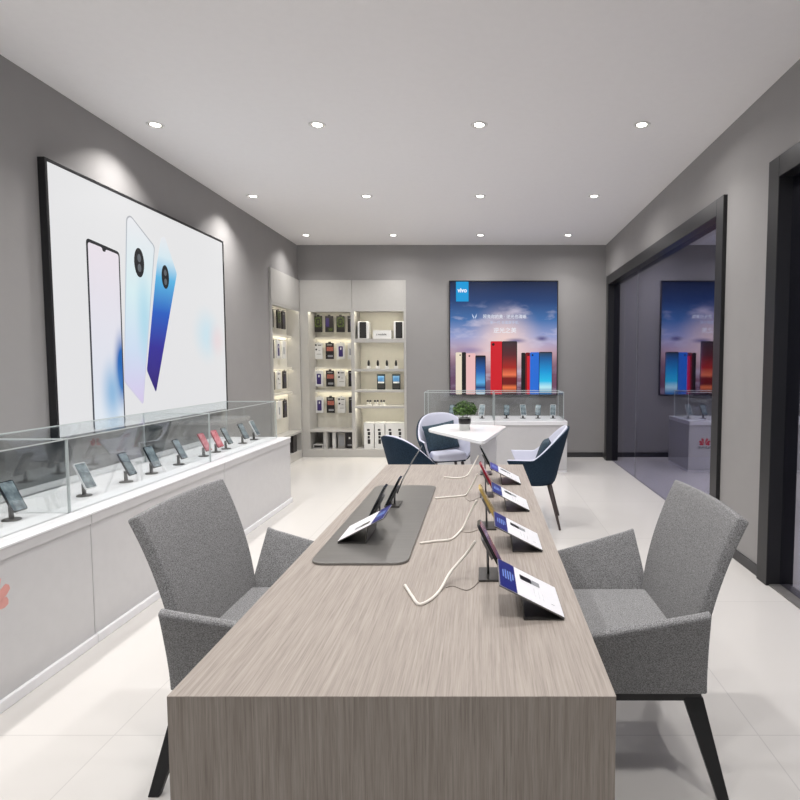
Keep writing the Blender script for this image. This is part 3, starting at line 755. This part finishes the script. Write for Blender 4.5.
def pillow(loc, rot, label, w=0.38, h=0.30, t=0.11):
    def fn(i, j, sg):
        u, v = 2*i-1, 2*j-1
        b_ = max(0, (1-u**4)*(1-v**4))**0.5
        pin = 1-0.06*(1-abs(u))*abs(v)-0.0
        return (sg*t/2*b_, u*w/2*(1-0.05*(1-v*v)), v*h/2*(1-0.05*(1-u*u)))
    g = MB(); g.grid(lambda i, j: fn(i, j, 1), 14, 14); g.grid(lambda i, j: fn(1-i, j, -1), 14, 14)
    o = g.build('throw_pillow', M['pillow']); o.location = loc; o.rotation_euler = rot
    return tag(o, label, 'pillow')
pillow((-0.44, 6.09, 0.600), (R(8), R(-14), R(-62)), 'slate blue throw pillow leaning in the white lined tub chair by the plant')
pillow((0.535, 4.93, 0.60), (0, R(-20), R(174)), 'slate blue throw pillow inside the right tub chair', w=0.30, h=0.26, t=0.10)

# ------------------------------------------------------------------ white table + plant
WT = empty('white_table', (-0.08, 5.45, 0), 0, 'small white table with a rounded triangular top between the tub chairs', 'table')
tri = rpoly([(-0.545, 5.52), (0.01, 4.60), (0.26, 5.80), (-0.36, 6.00)], 0.11, 8)
MB().prism([(u+0.08, v-5.45) for u, v in tri], 0.028, lambda u, v, w: (u, v, 0.722+w)).build('tabletop', M['tablewhite'], WT, bevel=0.005)
MB().box((-0.03, -0.20, 0.02), (0.215, 0.12, 0.722)).build('pedestal', M['white'], WT, bevel=0.006)
MB().box((-0.10, -0.27, 0), (0.285, 0.19, 0.02)).build('foot_plate', M['tablewhite'], WT, bevel=0.004)
PL = empty('potted_plant', (-0.165, 5.42, 0.75), 0, 'small bushy green plant in a white pot with a black band on the white table', 'plant')
MB().lathe([(0.0, 0.0), (0.050, 0.0), (0.056, 0.12), (0.052, 0.12), (0.050, 0.105)], 32).build('pot', M['pot'], PL)
MB().lathe([(0.0545, 0.062), (0.0575, 0.064), (0.0605, 0.112), (0.0575, 0.114)], 32).build('black_band', M['ink'], PL)
MB().lathe([(0.0, 0.108), (0.0515, 0.106)], 24).build('soil', M['soil'], PL)
fo = MB()
for k in range(900):
    th = random.uniform(0, 2*pi); ph = math.acos(random.uniform(-0.55, 1)); rr = random.uniform(0.45, 1.0)
    rr = rr**0.6
    c = Vector((0.115*rr*sin(ph)*cos(th), 0.115*rr*sin(ph)*sin(th), 0.195+0.085*rr*cos(ph)))
    n = (c-Vector((0, 0, 0.15))).normalized(); n = (n+Vector((random.uniform(-.8, .8), random.uniform(-.8, .8), random.uniform(-.3, .8)))).normalized()
    a_ = n.orthogonal().normalized(); a_ = Matrix.Rotation(random.uniform(0, 6.28), 3, n) @ a_; b_ = n.cross(a_)
    l_ = random.uniform(0.012, 0.019); w_ = l_*0.5
    fo.add([c-a_*l_, c+b_*w_+n*0.002, c+a_*l_, c-b_*w_+n*0.002], [(0, 1, 2, 3)], 0)
fo.build('foliage', M['leaf'], PL)
sm = MB()
for k in range(9):
    th = k*0.7; sm.tube([(0.02*cos(th), 0.02*sin(th), 0.10), (0.03*cos(th), 0.03*sin(th), 0.16), (0.07*cos(th), 0.07*sin(th), 0.21)], 0.0022, 5)
sm.build('stems', M['legwood'], PL)

# ------------------------------------------------------------------ corner shelving (back wall unit)
CX0, CX1 = XL+0.03, -1.113
YFc = YB-0.012; YBc = YB+0.40
BU = empty('shelf_unit', ((CX0+CX1)/2, YFc, 0), 0, 'built-in off-white shelf unit with lit shelves in the back wall', 'shelf unit')
bx = (CX0+CX1)/2
def BB(name, a, b, m, parent=BU, bevel=0.0, off=(bx, YFc, 0)):
    return MB().box(tuple(p-q for p, q in zip(a, off)), tuple(p-q for p, q in zip(b, off))).build(name, m, parent, bevel=bevel)
BB('compartment_shade_sheet', (-2.545, YBc-0.012, 0.118), (-1.922, YBc-0.002, 0.374), M['boxgrey'])  # grey sheet puts the shade under the bench into colour
ztop = 2.598; zn = 2.170; zbench = 0.404; zpl = 0.118
BB('back_panel', (CX0-0.25, YBc, 0), (CX1, YBc+0.02, ztop), M['cabin'])
BB('header', (CX0, YFc, zn), (-1.902, YFc+0.39, ztop), M['cab'], bevel=0.002)
BB('header', (-1.898, YFc, zn), (-1.149, YFc+0.39, ztop), M['cab'], bevel=0.002)
BB('stile', (CX0+0.001, YFc, zpl), (-2.545, YBc, zn), M['cab'])
BB('stile', (-1.922, YFc, zpl), (-1.872, YBc, zn), M['cab'])
BB('stile', (-1.148, YFc, zpl), (CX1, YBc, ztop), M['cab'])
BB('plinth', (CX0, YFc, 0), (CX1, YFc+0.38, zpl), M['cab'], bevel=0.003)
BB('bench', (CX0+0.012, YFc-0.004, zbench-0.03), (-1.922, YBc, zbench), M['cab'])
BB('divider', (-2.315, YFc+0.02, zpl), (-2.300, YBc, zbench-0.03), M['cab'])
for z in (1.785, 1.336, 0.98):
    BB('ledge', (-2.545, YBc-0.10, z-0.015), (-1.922, YBc, z), M['cabin'])
    BB('lip', (-2.545, YBc-0.10, z-0.032), (-1.922, YBc-0.094, z-0.015), M['cabin'])
    BB('led_strip', (-2.53, YBc-0.085, z-0.021), (-1.935, YBc-0.070, z-0.0155), M['led'])
BB('lip', (-2.545, YFc+0.001, zn-0.03), (-1.922, YFc+0.008, zn), M['cab'])
BB('led_strip', (-2.53, YFc+0.03, zn-0.008), (-1.935, YFc+0.10, zn-0.001), M['led'])
shz = [1.751, 1.306, 0.997, 0.760]
for z, th in zip(shz, (0.045, 0.022, 0.022, 0.022)):
    BB('shelf', (-1.872, YFc+0.01, z-th), (-1.148, YBc, z), M['cab'])
    BB('lip', (-1.872, YFc+0.01, z-th-0.012), (-1.148, YFc+0.016, z-th), M['cab'])
    BB('led_strip', (-1.86, YFc+0.022, z-th-0.007), (-1.16, YFc+0.082, z-th-0.001), M['led'])
BB('lip', (-1.872, YFc+0.001, zn-0.022), (-1.148, YFc+0.008, zn), M['cab'])
BB('led_strip', (-1.86, YFc+0.014, zn-0.008), (-1.16, YFc+0.074, zn-0.001), M['led'])

# left wall unit
LU = empty('side_shelf_unit', (XL+0.03, 7.80, 0), 0, 'built-in off-white shelf unit with lit ledges in the left wall corner', 'shelf unit')
lo_ = (XL+0.03, 7.80, 0)
XB = XL-0.16
LY0, LY1 = 7.265, YFc-0.001
def LB(name, a, b, m, bevel=0.0): return BB(name, a, b, m, LU, bevel, lo_)
LB('back_panel', (XB-0.02, LY0, 0), (XB, LY1+0.40, ztop), M['cabin'])
LB('header', (XB, LY0, zn), (XL+0.028, LY1, ztop), M['cab'], 0.002)
LB('stile', (XB, LY0, zpl), (XL+0.028, LY0+0.03, zn), M['cab'])
LB('stile', (XB, LY1-0.03, zpl), (XL+0.028, LY1, zn), M['cab'])
LB('plinth', (XB, LY0, 0), (XL+0.028, LY1, zpl), M['cab'], 0.003)
LB('bench', (XB, LY0+0.03, zbench-0.03), (XL+0.030, LY1-0.03, zbench), M['cab'])
for z in (1.785, 1.336, 0.98):
    LB('ledge', (XB, LY0+0.03, z-0.015), (XB+0.07, LY1-0.03, z), M['cabin'])
    LB('lip', (XB+0.064, LY0+0.03, z-0.030), (XB+0.070, LY1-0.03, z-0.015), M['cabin'])
    LB('led_strip', (XB+0.048, LY0+0.05, z-0.021), (XB+0.060, LY1-0.05, z-0.0155), M['led'])
LB('lip', (XB+0.176, LY0+0.03, zn-0.03), (XB+0.184, LY1-0.03, zn), M['cab'])
LB('led_strip', (XB+0.15, LY0+0.05, zn-0.008), (XB+0.162, LY1-0.05, zn-0.001), M['led'])

# blister packs: front looks towards -Y
def make_pack(kind):
    r = empty('accessory_pack')
    w, h, d = 0.122, 0.243, 0.022
    base = {'green': 'packblack', 'violet': 'packblack', 'text': 'packwhite', 'red': 'packblack', 'vcase': 'packwhite', 'dark': 'packblack', 'plain': 'packwhite'}[kind]
    MB().box((-w/2, -d, 0), (w/2, 0, h)).build('box', M[base], r, bevel=0.002)
    MB().box((-0.02, -d/2-0.001, h), (0.02, -d/2+0.001, h+0.02)).build('hang_tab', M[base], r)
    MB().frust((0, 0.06, h+0.010), (0, -0.045, h+0.012), 0.003, 0.003, 8).build('peg', M['steel'], r)
    def q(name, x0, z0_, x1, z1_, m, k=1, rad=0.006):
        return MB().prism(rpoly([(x0, z0_), (x1, z0_), (x1, z1_), (x0, z1_)][::-1], rad), 0.001, lambda u, v, w_: (u, -d-0.0002-w_*k, v)).build(name, M[m], r)
    if kind == 'green':
        q('printed_frame', -0.045, 0.075, 0.055, 0.225, 'green', rad=0.03); q('printed_window', -0.03, 0.10, 0.035, 0.205, 'ink', 2, 0.02); q('printed_case', -0.015, 0.13, 0.02, 0.18, 'green', 3)
    if kind == 'violet':
        q('printed_case', -0.05, 0.08, 0.0, 0.21, 'packpurple', rad=0.012); q('printed_label', -0.01, 0.02, 0.05, 0.06, 'green')
    if kind == 'text':
        q('printed_mark', -0.05, 0.195, -0.025, 0.225, 'ink', rad=0.01); q('printed_text', -0.01, 0.203, 0.045, 0.214, 'ink')
        q('printed_mark', -0.045, 0.13, -0.02, 0.158, 'ink', rad=0.01); q('printed_text', 0.0, 0.125, 0.03, 0.133, 'greyink'); q('printed_text', -0.03, 0.07, 0.04, 0.078, 'boxgrey')
    if kind == 'red':
        q('printed_picture', -0.045, 0.12, 0.055, 0.185, 'packred'); q('printed_text', -0.04, 0.205, 0.04, 0.225, 'boxgrey'); q('printed_text', -0.03, 0.03, 0.05, 0.06, 'greyink')
    if kind == 'vcase':
        q('printed_case', -0.033, 0.035, 0.033, 0.195, 'packpurple', rad=0.014); q('printed_dot', -0.008, 0.14, 0.010, 0.175, 'packwhite', 2, 0.008)
    if kind == 'dark':
        q('printed_case', -0.03, 0.05, 0.045, 0.20, 'packpurple' if False else 'ink', rad=0.02); q('printed_text', -0.045, 0.205, 0.02, 0.215, 'greyink')
        q('printed_highlight', -0.02, 0.09, -0.005, 0.17, 'packpurple', 2)
    if kind == 'plain':
        q('printed_mark', -0.04, 0.06, 0.0, 0.16, 'greyink')
    return r
PK = {k: make_pack(k) for k in ('green', 'violet', 'text', 'red', 'vcase', 'dark', 'plain')}
desc = dict(green='black pack with green ring', violet='black pack with violet case', text='white pack with black printing',
            red='black pack with a red picture', vcase='white pack with purple case', dark='plain dark accessory pack', plain='blank white accessory pack')
PX = [-2.472, -2.345, -2.190, -2.010]
PX = [-2.505, -2.335, -2.165, -1.995]
rows = [['green', 'violet', 'green', 'dark'], ['text', 'red', 'vcase', 'plain'], ['vcase', 'red', 'text', 'dark'], ['vcase', 'red', 'text', 'dark']]
zrow = [1.865, 1.456, 1.037, 0.631]
rown = ['top row', 'second row', 'third row', 'bottom row']; coln = ['leftmost', 'second from left', 'third from left', 'rightmost']
for j in range(4):
    for i in range(4):
        place(PK[rows[j][i]], (PX[i]+0.012, YBc-0.065, zrow[j]), 0, '%s hanging %s, %s of back shelves' % (desc[rows[j][i]], coln[i], rown[j]), 'accessory pack', 'phone accessory packs hanging in the back shelves')
side = [(0, 7.55, 'dark'), (0, 7.82, 'green'), (0, 8.01, 'dark'), (1, 7.55, 'dark'), (1, 7.77, 'vcase'), (1, 8.00, 'plain'), (2, 7.55, 'dark'), (2, 7.77, 'text'), (2, 8.00, 'dark'), (3, 8.00, 'dark'), (3, 7.77, 'plain')]
for j, y, k in side:
    nm = {7.55: 'nearest', 7.82: 'in the middle', 7.77: 'in the middle'}.get(y, 'farthest')
    place(PK[k], (XB+0.065, y, zrow[j]+0.0), R(90), '%s hanging %s, %s of left wall shelves' % (desc[k], nm, rown[j]), 'accessory pack', 'phone accessory packs hanging in the left wall shelves')

# things on the right bay shelves
def thing_box(name, c, size, m, label, cat, group=None, bevel=0.003, extra=None, part='box'):
    r = empty(name, c, 0, label, cat, group)
    MB().box((-size[0]/2, -size[1]/2, 0), (size[0]/2, size[1]/2, size[2])).build(part, m, r, bevel=bevel)
    if extra: extra(r)
    return r
def face(r, name, x0, z0_, x1, z1_, y, m, rad=0.004, t=0.0015):
    return MB().prism(rpoly([(x0, z0_), (x1, z0_), (x1, z1_), (x0, z1_)][::-1], rad), t, lambda u, v, w_: (u, y-w_, v)).build(name, m, r)
def spk(r): face(r, 'speaker_grille', -0.052, 0.010, 0.048, 0.248, -0.081, M['mesh'])
sp1 = thing_box('speaker', (-1.755, YB+0.13, shz[0]), (0.165, 0.16, 0.255), M['packwhite'], 'white speaker with a black grille at the left of the top shelf', 'speaker', 'white speakers on the top shelf', 0.012, spk, 'cabinet')
sp2 = copy_tree(sp1); sp2.location = (-1.222, YB+0.13, shz[0]); sp2['label'] = 'white speaker with a black grille at the right of the top shelf'
def bxt(r): lettering('printed_text', 'c mobile', 0.045, (-0.01, -0.0715, 0.065), (R(90), 0, 0), M['ink'], r)
thing_box('gift_box', (-1.475, YB+0.12, shz[0]), (0.27, 0.14, 0.125), M['packwhite'], 'low white box with black lettering between the two speakers', 'box', None, 0.003, bxt)
thing_box('grey_case', (-1.850+0.005, YB+0.22, shz[0]), (0.022, 0.16, 0.19), M['boxgrey'], 'narrow grey case against the left side of the top shelf', 'box')
def cam():
    r = empty('small_gadget')
    MB().box((-0.028, -0.025, 0), (0.028, 0.025, 0.045)).build('base', M['packwhite'], r, bevel=0.006)
    MB().lathe([(0.0, 0.045), (0.012, 0.045), (0.017, 0.06), (0.019, 0.09), (0.012, 0.125), (0.0, 0.135)], 20).build('body', M['ink'], r)
    return r
cm = cam()
for k, x in enumerate((-1.693, -1.557, -1.421, -1.285)):
    place(cm, (x, YB+0.13, shz[1]), 0, 'small black gadget on a white base, %s on the second shelf' % ['leftmost', 'second from left', 'third from left', 'rightmost'][k], 'gadget', 'gadgets on the second shelf')
def tab():
    r = empty('boxed_phone')
    MB().box((-0.061, -0.03, 0), (0.061, 0.0, 0.234)).build('box', M['tabdark'], r, bevel=0.003)
    face(r, 'printed_screen', -0.046, 0.11, 0.048, 0.205, -0.030, M['tabblue']); face(r, 'printed_horizon', -0.046, 0.095, 0.048, 0.118, -0.0312, M['packwhite'], 0.002)
    face(r, 'printed_keys', -0.046, 0.02, 0.048, 0.08, -0.0302, M['darksteel'])
    return r
tb = tab()
for x, w_ in ((-1.512, 'left'), (-1.285, 'right')):
    place(tb, (x, YB+0.16, shz[2]), 0, 'dark boxed phone with a blue picture, %s of the pair on the third shelf' % w_, 'boxed phone', 'boxed phones on the third shelf')
def bud():
    r = empty('earbud_case')
    MB().box((-0.04, -0.03, 0), (0.04, 0.03, 0.014)).build('tray', M['packwhite'], r, bevel=0.004)
    for s_ in (-1, 1):
        MB().frust((s_*0.016, 0, 0.012), (s_*0.018, -0.004, 0.058), 0.006, 0.008, 10).build('stem', M['packwhite'], r)
        MB().lathe([(0.0, 0.05), (0.014, 0.055), (0.018, 0.067), (0.013, 0.080), (0.0, 0.084)], 16, c=(s_*0.020, 0)).build('bud', M['ink'], r)
    return r
eb = bud()
for x, w_ in ((-1.695, 'left'), (-1.585, 'middle'), (-1.49, 'right')):
    place(eb, (x, YB+0.13, shz[3]), 0, 'black earbuds on a small white tray, %s of three on the fourth shelf' % w_, 'earbuds', 'earbuds on the fourth shelf')
def lbx():
    r = empty('product_box')
    MB().box((-0.074, -0.10, 0), (0.074, 0.10, 0.385)).build('box', M['packwhite'], r, bevel=0.002)
    MB().box((-0.0755, -0.1015, 0.345), (0.0755, 0.1015, 0.388)).build('lid', M['packwhite'], r, bevel=0.002)
    for k, (a_, b_) in enumerate(((0.265, 0.295), (0.20, 0.25), (0.15, 0.19), (0.07, 0.14))):
        face(r, 'printed_mark', -0.018-(0.008 if k == 0 else 0), a_, 0.014+(0.006 if k % 2 else 0), b_, -0.1005, M['ink'], 0.006, 0.001)
    return r
lb = lbx()
for k, x in enumerate((-1.690, -1.530, -1.370, -1.2255+0.0)):
    place(lb, (x, YB+0.16, zpl), 0, 'tall white box with a column of black marks, %s under the fourth shelf' % coln[k], 'box', 'tall white boxes at the foot of the right bay')

# things in the bench compartments
def vents(r): face(r, 'front_panel', -0.06, 0.012, 0.06, 0.048, -0.101, M['ink'])
thing_box('router_box', (-2.455, YB+0.17, zpl), (0.14, 0.20, 0.062), M['packwhite'], 'low white router under the bench left of the upright boxes', 'router', None, 0.004, vents)
thing_box('upright_box', (-2.352, YB+0.17, zpl), (0.045, 0.20, 0.25), M['packwhite'], 'narrow upright white box under the bench, left one of two', 'box', 'upright white boxes under the bench')
o = thing_box('upright_box', (-2.215, YB+0.17, zpl), (0.05, 0.20, 0.25), M['packwhite'], 'narrow upright white box under the bench, right one of two', 'box', 'upright white boxes under the bench')
thing_box('grey_box', (-2.105, YB+0.17, zpl), (0.11, 0.18, 0.235), M['boxgrey'], 'grey cardboard box under the bench beside the black box', 'box', None, 0.003, lambda r: face(r, 'printed_panel', -0.04, 0.04, 0.04, 0.20, -0.0905, M['greyink']))
thing_box('black_box', (-1.985, YB+0.17, zpl), (0.10, 0.18, 0.245), M['packblack'], 'black box with a small white emblem under the bench at its right end', 'box', None, 0.003,
          lambda r: (face(r, 'printed_emblem', -0.012, 0.14, 0.014, 0.17, -0.0905, M['packwhite'], 0.01), face(r, 'printed_text', -0.03, 0.04, 0.035, 0.06, -0.0905, M['greyink'])))
thing_box('black_box', (XL-0.06, 8.12, zpl), (0.14, 0.16, 0.24), M['packblack'], 'black box under the bench of the left wall shelves', 'box', None, 0.003)

# ------------------------------------------------------------------ world (soft fill added through the open front behind the camera) and camera
W = bpy.data.worlds.new('world'); S.world = W; W.use_nodes = True
W.node_tree.nodes['Background'].inputs['Color'].default_value = (0.92, 0.95, 1.0, 1)
W.node_tree.nodes['Background'].inputs['Strength'].default_value = 0.68
cd = bpy.data.cameras.new('camera'); co = bpy.data.objects.new('camera', cd); COL.objects.link(co)
co.location = (0, 0, 1.38); co.rotation_euler = (R(90)-math.atan(36/570), 0, 0)
cd.sensor_width = 36; cd.sensor_fit = 'HORIZONTAL'; cd.lens = 570/800*36; cd.shift_x = -82/800; cd.shift_y = 0.0
cd.clip_start = 0.05
S.camera = co

for o_ in COL.objects:
    if 'label' in o_ and len(o_['label'].replace(',', '').split()) > 16: print('LONG', o_.name, o_['label'])
